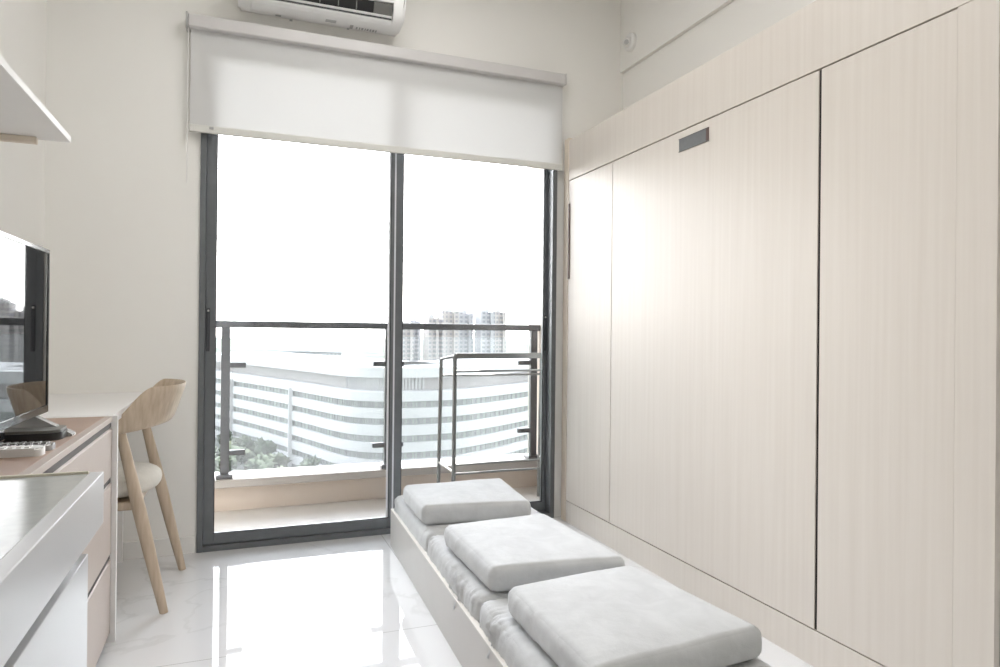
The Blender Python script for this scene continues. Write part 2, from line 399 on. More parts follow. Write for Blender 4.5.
# printed marks and fittings on the flat underside
for x, y, w, d in ((0.155, 3.41, 0.026, 0.012), (0.222, 3.435, 0.013, 0.016), (0.385, 3.365, 0.050, 0.026)):
    obj('underside_mark', box(x, x + w, y, y + d, 2.5685, 2.5707), M['mgrey'], ac)
bm = BM()
add_box(bm, 0.505, 0.520, 3.385, 3.425, 2.5690, 2.5712); add_box(bm, 0.495, 0.506, 3.425, 3.440, 2.5690, 2.5712)
xx = 0.535
for w in (.012, .009, .014, .007, .012, .010, .012, .008):
    add_box(bm, xx, xx + w * .7, 3.398, 3.418, 2.5690, 2.5712); xx += w + .003
obj('printed_logo', bm, M['mgrey'], ac)
bm = BM(); add_box(bm, 0.660, 0.663, 3.2485, 3.2501, 2.673, 2.72); add_box(bm, 0.672, 0.675, 3.2485, 3.2501, 2.673, 2.72)
obj('front_marks', bm, M['mgrey'], ac)
ac.location.z -= 0.018


# ---------------------------------------------------------------- wall sensor on the beam
sc_ = thing('security_camera', 'small round white sensor on the beam above the wardrobes', 'sensor', (2.09, 3.35, 2.71))
bm = BM(); add_tube(bm, [(2.09, 3.35, 2.71), (2.070, 3.35, 2.71), (2.062, 3.35, 2.71)], [0.050, 0.050, 0.042], 28)
obj('base', bm, M['acwhite'], sc_, smooth=True)
bm = BM(); bmesh.ops.create_uvsphere(bm, u_segments=20, v_segments=12, radius=0.028, matrix=Matrix.Translation((2.060, 3.352, 2.706)))
obj('eyeball', bm, M['acwhite'], sc_, smooth=True)
bm = BM(); add_tube(bm, [(2.046, 3.338, 2.700), (2.036, 3.320, 2.694)], 0.013, 14); obj('lens', bm, M['mgrey'], sc_, smooth=True)

# ---------------------------------------------------------------- wardrobe wall (front face x = 1.71)
XC = 1.71; Y0c, Y1c = 1.095, 3.431; G = 0.0025
sur = thing('cabinet_surround', 'pale wood surround framing the wardrobe doors with fascia, plinth and end panels', 'cabinet', (1.91, 2.26, 0))
obj('plinth', box(XC, XC + .02, Y0c, 3.376, 0, 0.1145), M['oak'], sur)
obj('fascia', box(XC, XC + .02, Y0c, 3.3775, 1.890 + G, 2.115), M['oak'], sur)
obj('stile', box(XC, XC + .02, Y0c, 1.1965, 0.1165, 1.8905), M['oak'], sur)
obj('top_board', box(XC + .02, XR - .002, Y0c, 3.3775, 2.095, 2.115), M['oak'], sur)
obj('end_panel', box(XC - .003, XR - .002, 3.3785, Y1c, 0, 2.130, 0.002), M['oakedge'], sur)['label'] = 'cream end panel beside the balcony door'
obj('end_panel', box(XC + .022, XR - .002, Y0c - .002, Y0c + .018, 0, 2.09), M['greyend'], sur)['label'] = 'grey side panel at the near end'
obj('back_panel', box(XC + .045, XC + .055, Y0c + .02, 3.377, 0, 2.09), M['gap'], sur)
def door_unit(name, label, y0, y1, cat='wardrobe'):
    w = thing(name, label, cat, (XC + .02, (y0 + y1) / 2, 0.1165), 'pale wood units of the wardrobe wall')
    d = obj('door', box(XC, XC + .022, y0 + (G if y0 > 1.2 else 0.0004), y1 - G, 0.1165 + G, 1.8895 - G, 0.0008, 1), M['oak'], w)
    obj('carcass', box(XC + .024, XC + .042, y0 + .004, y1 - .004, 0.119, 1.885), M['gap'], w)
    return w, d
w1, d1 = door_unit('wardrobe', 'narrow pale wood wardrobe door nearest the balcony door', 2.906, 3.3775)
obj('pull_handle', box(XC - .006, XC + .001, 3.3585, 3.3725, 1.344, 1.761, 0.001), M['brown'], d1)['label'] = 'slim brown vertical pull strip'
w2, d2 = door_unit('wall_bed', 'widest pale wood panel, a fold-down wall bed with a small steel pull near its top', 1.6380, 2.906, 'wall bed')
bm = box(XC - .002, XC + .001, 2.178, 2.366, 1.805, 1.854, 0.0)
ph = obj('recessed_pull', bm, M['badge'], d2); ph['label'] = 'dark grey steel recessed pull'
obj('pull_lip', box(XC - .003, XC - .0002, 2.1765, 2.192, 1.8052, 1.8538), M['brown'], ph)
bm = BM()
add_box(bm, XC - .0035, XC, 2.176, 2.368, 1.854, 1.8565); add_box(bm, XC - .0035, XC, 2.176, 2.368, 1.8025, 1.805)
obj('pull_rim', bm, M['dgrey'], ph)
obj('joint_shade_strip', box(XC + .004, XC + .0235, 1.6302, 1.6403, 0.119, 1.887), M['gap'], w2)  # black strip filling the door joint, paints the shade inside it
w3, d3 = door_unit('wardrobe', 'tall pale wood wardrobe door at the near right end of the cabinet wall', 1.1965, 1.6325)

# ---------------------------------------------------------------- daybed / bench
def rnd_cushion(corners, z0, z1, rad, puff=0.012, wr=0.0, seed=0, nx=64, ny=64, nz=10, wside=(1, 1, 1, 1), tilt=0.0):
    """corners FL, FR, BR, BL in plan; rounded box warped onto them"""
    bm = BM(); FL, FR, BR, BL = [Vector(c) for c in corners]
    w = ((FR - FL).length + (BR - BL).length) / 2; d = ((BL - FL).length + (BR - FR).length) / 2; h = z1 - z0
    def dens(n, L):   # parameter values with more near the edges
        out = [-1 + 2 * i / n for i in range(n + 1)]
        return [math.copysign(1 - (1 - abs(a)) ** 1.5, a) for a in out]
    U, V, Wd = dens(nx, w), dens(ny, d), dens(nz, h)
    def pos(u, v, s):
        # half-sizes
        hx, hy, hz = w / 2, d / 2, h / 2
        p = Vector((u * hx, v * hy, s * hz)); r = rad
        q = Vector((max(-hx + r, min(hx - r, p.x)), max(-hy + r, min(hy - r, p.y)), max(-hz + r * .95, min(hz - r * .95, p.z))))
        dv = p - q
        if dv.length > 1e-7: p = q + dv.normalized() * min(r, dv.length if (abs(u) < 1 and abs(v) < 1 and abs(s) < 1) else r)
        # plan corners a touch rounder
        a, b = p.x / hx, p.y / hy
        k = 1 - 0.008 * (abs(a) ** 6) * (abs(b) ** 6)
        a *= k; b *= k
        # softly bowed sides
        bow = 0.006 * (1 - (s) ** 2)
        side = max(abs(a), abs(b))
        a2 = a * (1 + bow / hx * (abs(a) ** 8)); b2 = b * (1 + bow / hy * (abs(b) ** 8))
        uu, vv = (a2 + 1) / 2, (b2 + 1) / 2
        xy = FL * (1 - uu) * (1 - vv) + FR * uu * (1 - vv) + BR * uu * vv + BL * (1 - uu) * vv
        z = (z0 + z1) / 2 + p.z
        topw = max(0, p.z / hz)
        z += topw * puff * (1 - a ** 4) * (1 - b ** 4)
        z += topw * 0.0025 * noise.noise(Vector((xy.x * 7, xy.y * 7, seed * 3.1)))
        if wr > 0:
            # gathers on the side faces: folds that run up the side and die out on the top
            fade = max(0.0, (side - 0.72) / 0.28) ** 1.4
            along = xy.y if abs(a) > abs(b) else xy.x
            sd = (wside[0] if a < 0 else wside[1]) if abs(a) > abs(b) else (wside[2] if b < 0 else wside[3])
            n1 = noise.noise(Vector((along * 85 + s * 2.5, s * 0.9 + 5, seed * 7.3)))
            n2 = noise.noise(Vector((along * 11, 2.2, seed * 5.7)))
            amp = wr * fade * sd * (0.45 + max(0, n2) * 2.2)
            dsp = n1 * amp
            out = Vector((xy.x, xy.y)) - (FL + FR + BR + BL) / 4
            if abs(a) > abs(b): xy.x += math.copysign(dsp, a)
            else: xy.y += math.copysign(dsp, b)
            z += dsp * 0.5 * topw
        return (xy.x, xy.y, z)
    cache = {}
    def vert(i, j, k):
        key = (i, j, k)
        if key not in cache: cache[key] = bm.verts.new(pos(U[i], V[j], Wd[k]))
        return cache[key]
    for k in (0, nz):
        for i in range(nx):
            for j in range(ny): bm.faces.new((vert(i, j, k), vert(i + 1, j, k), vert(i + 1, j + 1, k), vert(i, j + 1, k)))
    for i in (0, nx):
        for j in range(ny):
            for k in range(nz): bm.faces.new((vert(i, j, k), vert(i, j + 1, k), vert(i, j + 1, k + 1), vert(i, j, k + 1)))
    for j in (0, ny):
        for i in range(nx):
            for k in range(nz): bm.faces.new((vert(i, j, k), vert(i + 1, j, k), vert(i + 1, j, k + 1), vert(i, j, k + 1)))
    return bm

TB = 0.0323
def bx(x, y):   # daybed frame: x across from the outer board, y along
    return (0.601 + TB * y + x, y - TB * x)
def quad(x0, x1, y0, y1): return [bx(x0, y0), bx(x1, y0), bx(x1, y1), bx(x0, y1)]
def board(bm, x0, x1, y0, y1, z0, z1): return add_prism(bm, quad(x0, x1, y0, y1), 2, z0, z1)
BW = 0.575
bed = thing('daybed_base', 'low greige box base of the daybed holding the seat cushions', 'daybed', (0.97, 2.25, 0))
YN, YF = 1.18, 3.275
obj('side_board', board(BM(), 0, 0.018, YN, YF, 0, 0.1775), M['board'], bed)
obj('lit_edge', board(BM(), 0, 0.018, YN, YF, 0.1776, 0.1806), M['boardedge'], bed)['label'] = 'cream top edge of the board, painted as lit'  # paler copy of the board colour paints the light on its top
obj('side_board', board(BM(), BW - .018, BW, YN, YF, 0, 0.120), M['board'], bed)
obj('end_board', board(BM(), 0.019, BW - .019, YF - .018, YF, 0, 0.120), M['board'], bed)
obj('end_board', board(BM(), 0.019, BW - .019, YN, YN + .018, 0, 0.120), M['board'], bed)
obj('platform', board(BM(), 0.019, BW - .019, YN + .019, YF - .019, 0.104, 0.119), M['board'], bed)
segs = [(2.580, 3.262), (1.915, 2.572), (1.245, 1.907)]
sl = ['grey seat cushion in the daybed base nearest the balcony door', 'grey seat cushion in the middle of the daybed base', 'grey seat cushion in the daybed base nearest the camera']
for i, (a, b_) in enumerate(segs):
    c = rnd_cushion(quad(0.020, BW + .004, a, b_), 0.121, 0.250, 0.024, puff=0.005, wr=0.022 if i else 0.010, seed=i + 1, wside=(1, .4, .5, .5), nx=50, ny=90)
    tag(obj('seat_cushion', c, M['fabric'], None, smooth=True, angle=180), sl[i], 'cushion', 'seat cushions in the daybed base')
tops = [([(0.712, 2.684), (1.160, 2.612), (1.212, 3.090), (0.722, 3.075)], 'flat grey cushion on top of the daybed nearest the balcony door', 0.003),
        ([(0.722, 1.915), (1.160, 1.865), (1.140, 2.425), (0.722, 2.405)], 'flat grey cushion on top of the daybed, middle of the three', 0.006),
        ([(0.708, 1.262), (1.203, 1.308), (1.140, 1.812), (0.715, 1.765)], 'flat grey cushion on top of the daybed nearest the camera', 0.007)]
for i, (cs, lb, w_) in enumerate(tops):
    c = rnd_cushion(cs, 0.258, 0.337, 0.019, puff=0.006, wr=w_, seed=i + 11, wside=(1, .5, .25, .4), nx=70, ny=90)
    tag(obj('loose_cushion', c, M['fabric'], None, smooth=True, angle=180), lb, 'cushion', 'loose cushions on top of the daybed')

# ---------------------------------------------------------------- kitchen counter (front left foreground)
XK = -0.19; KY = 1.200
kt = thing('worktop', 'pale glossy stone worktop with a thick front edge in the left foreground', 'worktop', ((XL + XK) / 2, 0.4, 0.748))
obj('slab', box(XL + .002, XK - .0195, -1.0, KY - .006, 0.748, 0.826, 0.001), M['stone'], kt)
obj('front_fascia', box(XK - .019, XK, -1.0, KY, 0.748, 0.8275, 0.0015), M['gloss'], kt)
obj('end_lip', box(XL + .002, XK - .020, KY - .005, KY, 0.745, 0.8295, 0.001), M['lip'], kt)
kc = thing('kitchen_cabinet', 'glossy white base cabinet under the pale stone worktop', 'cabinet', ((XL + XK) / 2, 0.4, 0))
obj('carcass', box(XL + .002, XK - .060, -1.0, KY - .012, 0.06, 0.7475), M['white'], kc)
obj('grip_channel', box(XK - .059, XK - .0325, -1.0, KY - .012, 0.64, 0.747), M['channel'], kc)
obj('plinth', box(XL + .05, XK - .075, -1.0, KY - .03, 0, 0.059), M['channel'], kc)
yy = KY - .012
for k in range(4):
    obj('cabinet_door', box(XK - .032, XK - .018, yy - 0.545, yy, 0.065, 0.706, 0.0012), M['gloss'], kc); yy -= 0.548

# ---------------------------------------------------------------- dresser
DXF = -0.385; DYN, DYF = 1.24, 2.572
dr = thing('dresser', 'taupe chest of drawers with a brown top carrying the television', 'dresser', ((XL + DXF) / 2, 1.9, 0))
obj('top_panel', box(XL + .002, DXF - .022, DYN, DYF, 0.735, 0.7545, 0.001), M['brown_top'], dr)
obj('top_edge', box(DXF - .0215, DXF, DYN, DYF, 0.737, 0.7545, 0.001), M['pink'], dr)['label'] = 'taupe front edge strip of the brown top'
obj('carcass', box(XL + .002, DXF - .030, DYN, DYF, 0.045, 0.7345), M['darkgap'], dr)
obj('plinth', box(XL + .03, DXF - .05, DYN, DYF, 0, 0.0445), M['darkgap'], dr)
for z0, z1 in ((0.556, 0.718), (0.300, 0.537), (0.036, 0.281)):
    y0_, y1_ = DYN + .001, DYF - .001
    bm = add_prism(BM(), [(DXF - .029, z0), (DXF, z0), (DXF, z1 - .006), (DXF - .010, z1), (DXF - .029, z1)], 1, y0_, y1_)
    obj('drawer', bm, M['pink'], dr)
for z0, z1 in ((0.7185, 0.7345), (0.5375, 0.5555), (0.2815, 0.2995)):
    obj('groove_shade', box(DXF - .0285, DXF - .003, DYN + .001, DYF - .001, z0, z1), M['darkgap'], dr)  # dark box fills each groove, its shade put into the colour
obj('side_panel', box(XL + .002, -0.370, 2.574, 2.594, 0, 0.7555, 0.0008), M['white'], dr)['label'] = 'white side panel next to the chair'

# ---------------------------------------------------------------- desk
dk = thing('desk', 'white desk along the left wall in the corner beside the balcony door', 'desk', (-0.58, 3.03, 0))
obj('desktop', box(XL + .002, -0.385, 2.5955, YW - .001, 0.725, 0.7565, 0.0015), M['white'], dk)
obj('end_panel', box(XL + .002, -0.47, 3.440, 3.458, 0, 0.7245), M['white'], dk)
obj('back_rail', box(XL + .002, XL + .018, 2.60, 3.439, 0.50, 0.7245), M['white'], dk)

# ---------------------------------------------------------------- chair
ch = thing('desk_chair', 'curved-back ash wood chair with a cream upholstered seat drawn up to the white desk', 'chair', (-0.48, 3.01, 0))
def bend(t, s):   # t angle from the back centre, s 0..1 up the height
    a = math.cos(t); b_ = math.sin(t)
    ax = 0.150 + 0.068 * s; ay = 0.228 + 0.026 * s
    cx = -0.405
    x = cx + ax * (math.copysign(abs(a) ** 0.8, a)) + (0.0 if a > 0 else 0.0)
    y = 3.01 + ay * math.copysign(abs(b_) ** 0.85, b_)
    return x, y
def back_shell():
    bm = BM(); NT, NS = 60, 12; T = R(104); th = 0.014
    rows = [[], []]
    for i in range(NT + 1):
        t = -T + 2 * T * i / NT
        k = abs(t) / T
        ease = 0 if k < 0.58 else (k - 0.58) / 0.42
        ease = ease * ease * (3 - 2 * ease)
        zt = 0.833 - 0.150 * ease
        zb = 0.690 - 0.036 * k * k
        for side in (0, 1):
            col = []
            for j in range(NS + 1):
                s = j / NS
                z = zb + (zt - zb) * s
                sg = (z - 0.65) / 0.205
                x, y = bend(t, sg)
                c = Vector((x - (-0.405), y - 3.01)); n = c.normalized()
                off = (th / 2) * (1 if side else -1) * math.sqrt(max(0.05, 1 - (2 * s - 1) ** 6))
                col.append(bm.verts.new((x + n.x * off, y + n.y * off, z)))
            rows[side].append(col)
    for side in (0, 1):
        g = rows[side]
        for i in range(NT):
            for j in range(NS): bm.faces.new((g[i][j], g[i + 1][j], g[i + 1][j + 1], g[i][j + 1]))
    for i in range(NT):
        bm.faces.new((rows[0][i][0], rows[0][i + 1][0], rows[1][i + 1][0], rows[1][i][0]))
        bm.faces.new((rows[0][i][NS], rows[0][i + 1][NS], rows[1][i + 1][NS], rows[1][i][NS]))
    for i in (0, NT):
        for j in range(NS): bm.faces.new((rows[0][i][j], rows[0][i][j + 1], rows[1][i][j + 1], rows[1][i][j]))
    return bm
obj('backrest', back_shell(), M['cwood'], ch, smooth=True, angle=60)
def leg(x0, y0, z0, x1, y1, z1, r0, rm, r1):
    pts = []; rr = []
    for i in range(13):
        k = i / 12
        p = Vector((x0, y0, z0)).lerp(Vector((x1, y1, z1)), k)
        r = r0 + (rm - r0) * math.sin(min(1, k / 0.6) * math.pi / 2) if k < .6 else rm + (r1 - rm) * (k - .6) / .4
        pts.append(p); rr.append((r * .85, r * 1.1))
    return add_tube(BM(), pts, rr, 14)
obj('leg', leg(-0.241, 2.776, 0, -0.392, 2.800, 0.668, 0.0135, 0.021, 0.015), M['cwood'], ch, smooth=True)
obj('leg', leg(-0.212, 3.250, 0, -0.365, 3.222, 0.668, 0.0135, 0.021, 0.015), M['cwood'], ch, smooth=True)
obj('leg', leg(-0.715, 2.800, 0, -0.690, 2.812, 0.43, 0.013, 0.019, 0.019), M['cwood'], ch, smooth=True)
obj('leg', leg(-0.715, 3.235, 0, -0.690, 3.222, 0.43, 0.013, 0.019, 0.019), M['cwood'], ch, smooth=True)
bm = BM(); add_box(bm, -0.70, -0.335, 2.812, 3.208, 0.378, 0.410, 0.006)
obj('seat_frame', bm, M['cwood'], ch)
bm = BM()
bmesh.ops.create_uvsphere(bm, u_segments=48, v_segments=24, radius=1.0)
for v in bm.verts:
    x, y, z = v.co
    f = lambda a, p: math.copysign(abs(a) ** p, a)
    r = math.hypot(x, y)
    v.co = Vector((-0.502 + 0.226 * f(x, .75), 3.01 + 0.218 * f(y, .8), 0.456 + (0.056 if z > 0 else 0.050) * f(z, .7)))
obj('seat_cushion', bm, M['cseat'], ch, smooth=True, angle=180)
obj('seat_bracket', add_tube(BM(), [(-0.345, 3.19, 0.42), (-0.322, 3.222, 0.425)], 0.011, 10), M['cwood'], ch, smooth=True)
obj('seat_bracket', add_tube(BM(), [(-0.345, 2.83, 0.42), (-0.333, 2.796, 0.425)], 0.011, 10), M['cwood'], ch, smooth=True)

# ---------------------------------------------------------------- floating shelf
sh = thing('floating_shelf', 'white floating shelf high on the left wall above the television', 'shelf', (-0.65, 1.7, 1.655))
obj('shelf_board', box(XL + .0005, -0.5195, 0.45, 2.592, 1.6565, 1.676, 0.001), M['white'], sh)
obj('front_edge', box(-0.519, -0.516, 0.45, 2.592, 1.6560, 1.6765, 0.0008), M['acwhite'], sh)
obj('wood_cleat', box(XL + .0005, -0.603, 2.550, 2.572, 1.635, 1.6560, 0.003), M['oakedge'], sh)['label'] = 'short tan wood cleat under the far end'

# ---------------------------------------------------------------- television
def tvp(s, d, z):   # s along from the far end towards the camera, d out of the screen
    ux, uy = -0.0150, -1.0; L = math.hypot(ux, uy); ux, uy = ux / L, uy / L
    return (-0.497 + ux * s - uy * d, 2.245 + uy * s + ux * d, z)
def tvbox(s0, s1, d0, d1, z0, z1, bev=0):
    bm = box(s0, s1, d0, d1, z0, z1, bev)
    for v in bm.verts: v.co = Vector(tvp(v.co.x, v.co.y, v.co.z))
    return bm
tv = thing('television', 'black flat-screen television on the brown dresser, its glossy screen reflecting the window', 'television', tvp(0.37, -0.02, 0.7547))
obj('housing', tvbox(0, 0.735, -0.045, -0.004, 0.813, 1.266, 0.006), M['tvbezel'], tv)
bm = BM()
for a in ((0.0, 0.735, 1.255, 1.267), (0.0, 0.735, 0.811, 0.831), (0.0, 0.010, 0.831, 1.255), (0.725, 0.735, 0.831, 1.255)):
    b2 = box(a[0], a[1], -0.004, 0.002, a[2], a[3], 0.0012)
    for v in b2.verts: v.co = Vector(tvp(v.co.x, v.co.y, v.co.z))
    me = bpy.data.meshes.new('tmp'); b2.to_mesh(me); b2.free(); bm.from_mesh(me); bpy.data.meshes.remove(me)
obj('bezel', bm, M['tvbezel'], tv)
obj('screen', tvbox(0.0105, 0.7245, -0.0035, -0.0005, 0.8315, 1.2545), M['tvglass'], tv)
obj('stand_neck', tvbox(0.30, 0.44, -0.035, -0.015, 0.776, 0.813, 0.004), M['tvbezel'], tv)
for s0 in (0.085, 0.59):
    bm = BM(); fd = .085 if s0 < .3 else .03
    P = [(s0 - .012, -.115, .7548), (s0 + .030, -.115, .7548), (s0 + .030, fd, .7548), (s0 - .012, fd, .7548),
         (s0 - .004, -.030, .8128), (s0 + .022, -.030, .8128), (s0 + .022, -.008, .8128), (s0 - .004, -.008, .8128),
         (s0 - .012, -.115, .7605), (s0 + .030, -.115, .7605), (s0 + .030, fd, .7605), (s0 - .012, fd, .7605)]
    vs = [bm.verts.new(tvp(*p)) for p in P]
    for f in ((0, 1, 2, 3), (4, 5, 6, 7), (0, 1, 9, 8), (1, 2, 10, 9), (2, 3, 11, 10), (3, 0, 8, 11), (8, 9, 5, 4), (9, 10, 6, 5), (10, 11, 7, 6), (11, 8, 4, 7)):
        bm.faces.new([vs[i] for i in f])
    obj('foot', bm, M['silver'] if s0 < .3 else M['tvbezel'], tv)

# ---------------------------------------------------------------- small things on the dresser
ZT = 0.7547
def rrect(x0, x1, y0, y1, r, n=6):
    pts = []
    for cx, cy, a0 in ((x1 - r, y1 - r, 0), (x0 + r, y1 - r, 90), (x0 + r, y0 + r, 180), (x1 - r, y0 + r, 270)):
        for k in range(n + 1):
            a = R(a0 + 90 * k / n); pts.append((cx + r * math.cos(a), cy + r * math.sin(a)))
    return pts
stb = thing('set_top_box', 'flat black set-top box lying in front of the television foot', 'set-top box', (-0.52, 2.11, ZT))
obj('box_body', add_prism(BM(), rrect(-0.625, -0.427, 2.055, 2.175, 0.035), 2, ZT, ZT + .020), M['black'], stb, smooth=True)
obj('box_lid', add_prism(BM(), rrect(-0.622, -0.430, 2.058, 2.172, 0.033), 2, ZT + .0202, ZT + .027), M['dgrey'], stb, smooth=True)
def remote(name, label, x0, x1, y0, y1, h, mb, mk, tone, rz):
    t = thing(name, label, 'remote control', (x1, y0, ZT), None)
    def place(bm):
        c = Vector((x1, (y0 + y1) / 2, 0))
        bmesh.ops.rotate(bm, verts=bm.verts[:], cent=c, matrix=Matrix.Rotation(R(rz), 3, 'Z')); return bm
    bm = add_prism(BM(), rrect(x0, x1, y0, y1, 0.014), 2, ZT, ZT + h)
    es = [e for e in bm.edges if abs(e.verts[0].co.z - e.verts[1].co.z) < 1e-6 and e.verts[0].co.z > ZT + h / 2]
    bmesh.ops.bevel(bm, geom=es, offset=0.004, segments=3, affect='EDGES')
    b = obj('remote_body', place(bm), mb, t, smooth=True)
    n = int((x1 - x0 - .02) / 0.016)
    for i in range(n):
        for j in range(3):
            xx = x0 + .014 + i * .016; yy = y0 + .008 + j * (y1 - y0 - .016) / 3
            obj('button', place(box(xx, xx + .010, yy, yy + .007, ZT + h - .0003, ZT + h + .003, .0008)), mk, b)
    return t
remote('remote_control', 'white remote control lying nearest the camera on the brown dresser top', -0.575, -0.414, 1.820, 1.866, 0.019, M['acwhite'], M['white'], 0, -1)
remote('remote_control', 'dark grey remote control lying between the white remote and the set-top box', -0.575, -0.410, 1.895, 1.940, 0.016, M['silver'], M['dgrey'], 1, -4)

# ---------------------------------------------------------------- balcony
struct('balcony_floor', box(-0.95, 2.2, YO, 4.27, -0.15, -0.012), M['btile'])
struct('balcony_kerb', box(-0.95, 2.2, 4.262, 4.42, -0.15, 0.132), M['bcurb'])
struct('balcony_sill', box(-0.95, 2.2, 4.205, 4.45, 0.132, 0.178, 0.004), M['bsill'])
struct('balcony_side_wall', box(1.945, 2.25, YO, 4.45, -0.15, 2.85), M['bcurb'])
struct('balcony_left_wall', box(-1.15, -0.95, YO, 4.45, -0.15, 2.85), M['bcurb'])
struct('balcony_ceiling', box(-1.15, 2.25, YO, 4.28, 2.85, 3.02), M['ceil'])
rl = thing('balcony_railing', 'grey metal balcony railing with glass panels on clips', 'railing', (0.9, 4.27, 0.18))
obj('handrail', box(-0.93, 1.944, 4.248, 4.292, 1.056, 1.097, 0.004), M['rail'], rl)
PX = [-0.061, 0.898, 1.902]
for x in PX:
    obj('post', box(x - .024, x + .024, 4.252, 4.288, 0.2055, 1.056, 0.002), M['rail'], rl)
    bm = BM(); add_box(bm, x - .046, x + .046, 4.225, 4.315, 0.178, 0.205, 0.007); obj('base_plate', bm, M['rail'], rl)
for a, b_ in ((-0.93, PX[0] - .03), (PX[0] + .035, PX[1] - .03), (PX[1] + .03, PX[2] - .03)):
    obj('glass_panel', box(a, b_, 4.266, 4.274, 0.215, 1.01), M['rglass'], rl)
for x, sg in ((PX[0], 1), (PX[1], -1), (PX[1], 1), (PX[2], -1)):
    for z in (0.838, 0.325 if x < 1.5 else 0.375):
        q = .098 if x == PX[1] else .111
        if sg > 0: xa, xb = x + .0245, x + q
        else: xa, xb = x - q, x - .0245
        obj('clip', box(xa, xb, 4.256, 4.284, z - .015, z + .015, 0.003), M['rail'], rl)
# clothes rack standing on the balcony
rk = thing('clothes_rack', 'light grey tubular clothes rack standing on the balcony behind the door', 'clothes rack', (1.45, 3.9, -0.012))
def bar(name, a, b_, r, m='steel', n=10): return obj(name, add_tube(BM(), [a, b_], r, n), M[m], rk, smooth=True)
for x, dx in ((1.166, 0.0), (1.84, 0)):
    bar('leg', (x - .012, 4.0, -0.012), (x, 4.0, 0.878), 0.0115)
    bar('leg', (x + .023, 3.8, -0.012), (x + .025, 3.8, 0.905), 0.0125)
    bar('side_bar', (x, 4.0, 0.878), (x + .025, 3.8, 0.905), 0.009)
    bar('foot_bar', (x - .010, 4.0, 0.248), (x + .025, 3.8, 0.222), 0.007, 'steel_lt')
obj('top_bar', box(1.195, 1.862, 3.788, 3.812, 0.888, 0.921, 0.003), M['steel'], rk)
for y, z, x in ((3.8, 0.814, 1.191), (4.0, 0.777, 1.166), (3.8, 0.265, 1.191), (3.8, 0.212, 1.191)):
    bar('cross_bar', (x, y, z), (x + .673, y, z), 0.0068)

# ---------------------------------------------------------------- the city outside (room is high up; ground far below)
ZG = -38.0
struct('ground', box(-1500, 2200, 30, 3200, ZG - 2, ZG), M['ground'])
# curved office building: plan line of the visible fronts
front = [(-18, 285), (-8.5, 261), (-1.1, 241.9), (6, 224), (13, 205.4), (19, 188), (23.2, 175.6), (26.8, 168.6), (31, 164.8), (37.3, 162.6), (45, 162.6), (52.9, 164.1), (66, 171.5), (81, 182.5), (105, 201), (135, 226)]
def offset(line, d):
    out = []
    for i, p in enumerate(line):
        a = Vector(line[max(0, i - 1)]); b_ = Vector(line[min(len(line) - 1, i + 1)]); t = (b_ - a).normalized()
        out.append((p[0] - t.y * d, p[1] + t.x * d))
    return out
def smooth_line(line, n=4):
    out = []
    for i in range(len(line) - 1):
        p0 = Vector(line[max(0, i - 1)]); p1 = Vector(line[i]); p2 = Vector(line[i + 1]); p3 = Vector(line[min(len(line) - 1, i + 2)])
        for k in range(n):
            t = k / n
            out.append(tuple(0.5 * ((2 * p1) + (-p0 + p2) * t + (2 * p0 - 5 * p1 + 4 * p2 - p3) * t * t + (-p0 + 3 * p1 - 3 * p2 + p3) * t ** 3)))
    out.append(line[-1]); return out
front = smooth_line(front)
def ribbon(d0, d1, z0, z1, a=0, b_=None):
    """wall strip following the fronts; d > 0 is into the building"""
    f = front[a:b_]
    A, B = offset(f, d0), offset(f, d1); bm = BM()
    rows = [[bm.verts.new((p[0], p[1], z)) for p in L] for L, z in ((A, z0), (A, z1), (B, z1), (B, z0))]
    n = len(f)
    for r in range(4):
        p, q = rows[r], rows[(r + 1) % 4]
        for i in range(n - 1): bm.faces.new((p[i], p[i + 1], q[i + 1], q[i]))
    for i in (0, n - 1): bm.faces.new([rows[r][i] for r in range(4)])
    return bm
ob = thing('office_building', 'long curved white office building with ribbon windows below the balcony', 'building', (45, 190, ZG))
z = lambda r: r + 1.05
obj('glazing', ribbon(0.9, 2.0, ZG, z(-15.0)), M['facade_glass'], ob)
for a, b_ in ((-17.3, -15.0), (-21.4, -19.0), (-25.6, -23.1), (-29.7, -27.4), (-33.7, -31.5), (-37.8, -35.6)):
    obj('spandrel', ribbon(-0.25, 1.0, z(a), z(b_)), M['fin'], ob)
obj('upper_storey', ribbon(4.5, 6.0, z(-15.0), z(-11.0)), M['pinkwall'], ob)
obj('setback_terrace', ribbon(0.3, 5.0, z(-15.2), z(-14.9)), M['fin'], ob)
obj('roof_slab', ribbon(2.0, 34.0, z(-11.0), z(-9.3)), M['roofw'], ob)
obj('roof_edge', ribbon(0.6, 2.6, z(-11.6), z(-9.1)), M['fin'], ob)
bm = BM()
f2 = offset(front, 3.6)
for i in range(24, 40):
    for k in (0.0, 0.5):
        p = Vector(f2[i]).lerp(Vector(f2[i + 1]), k)
        add_box(bm, p.x - .25, p.x + .25, p.y - .25, p.y + .25, z(-15), z(-11))
obj('sun_fins', bm, M['fin'], ob)
f3 = offset(front, -0.35)
for i in (7, 8, 17):
    p = Vector(f3[i]); bm = BM(); add_box(bm, p.x - .55, p.x + .55, p.y - .4, p.y + 2, ZG, z(-16.6)); obj('stair_shaft', bm, M['fin'], ob)
bm = BM()
f4 = offset(front, 0.85)
for i in range(0, len(f4) - 1):
    for k in (0.0, 0.5):
        p = Vector(f4[i]).lerp(Vector(f4[i + 1]), k)
        add_box(bm, p.x - .09, p.x + .09, p.y - .09, p.y + .09, ZG, z(-15.2))
obj('mullions', bm, M['roofw'], ob)

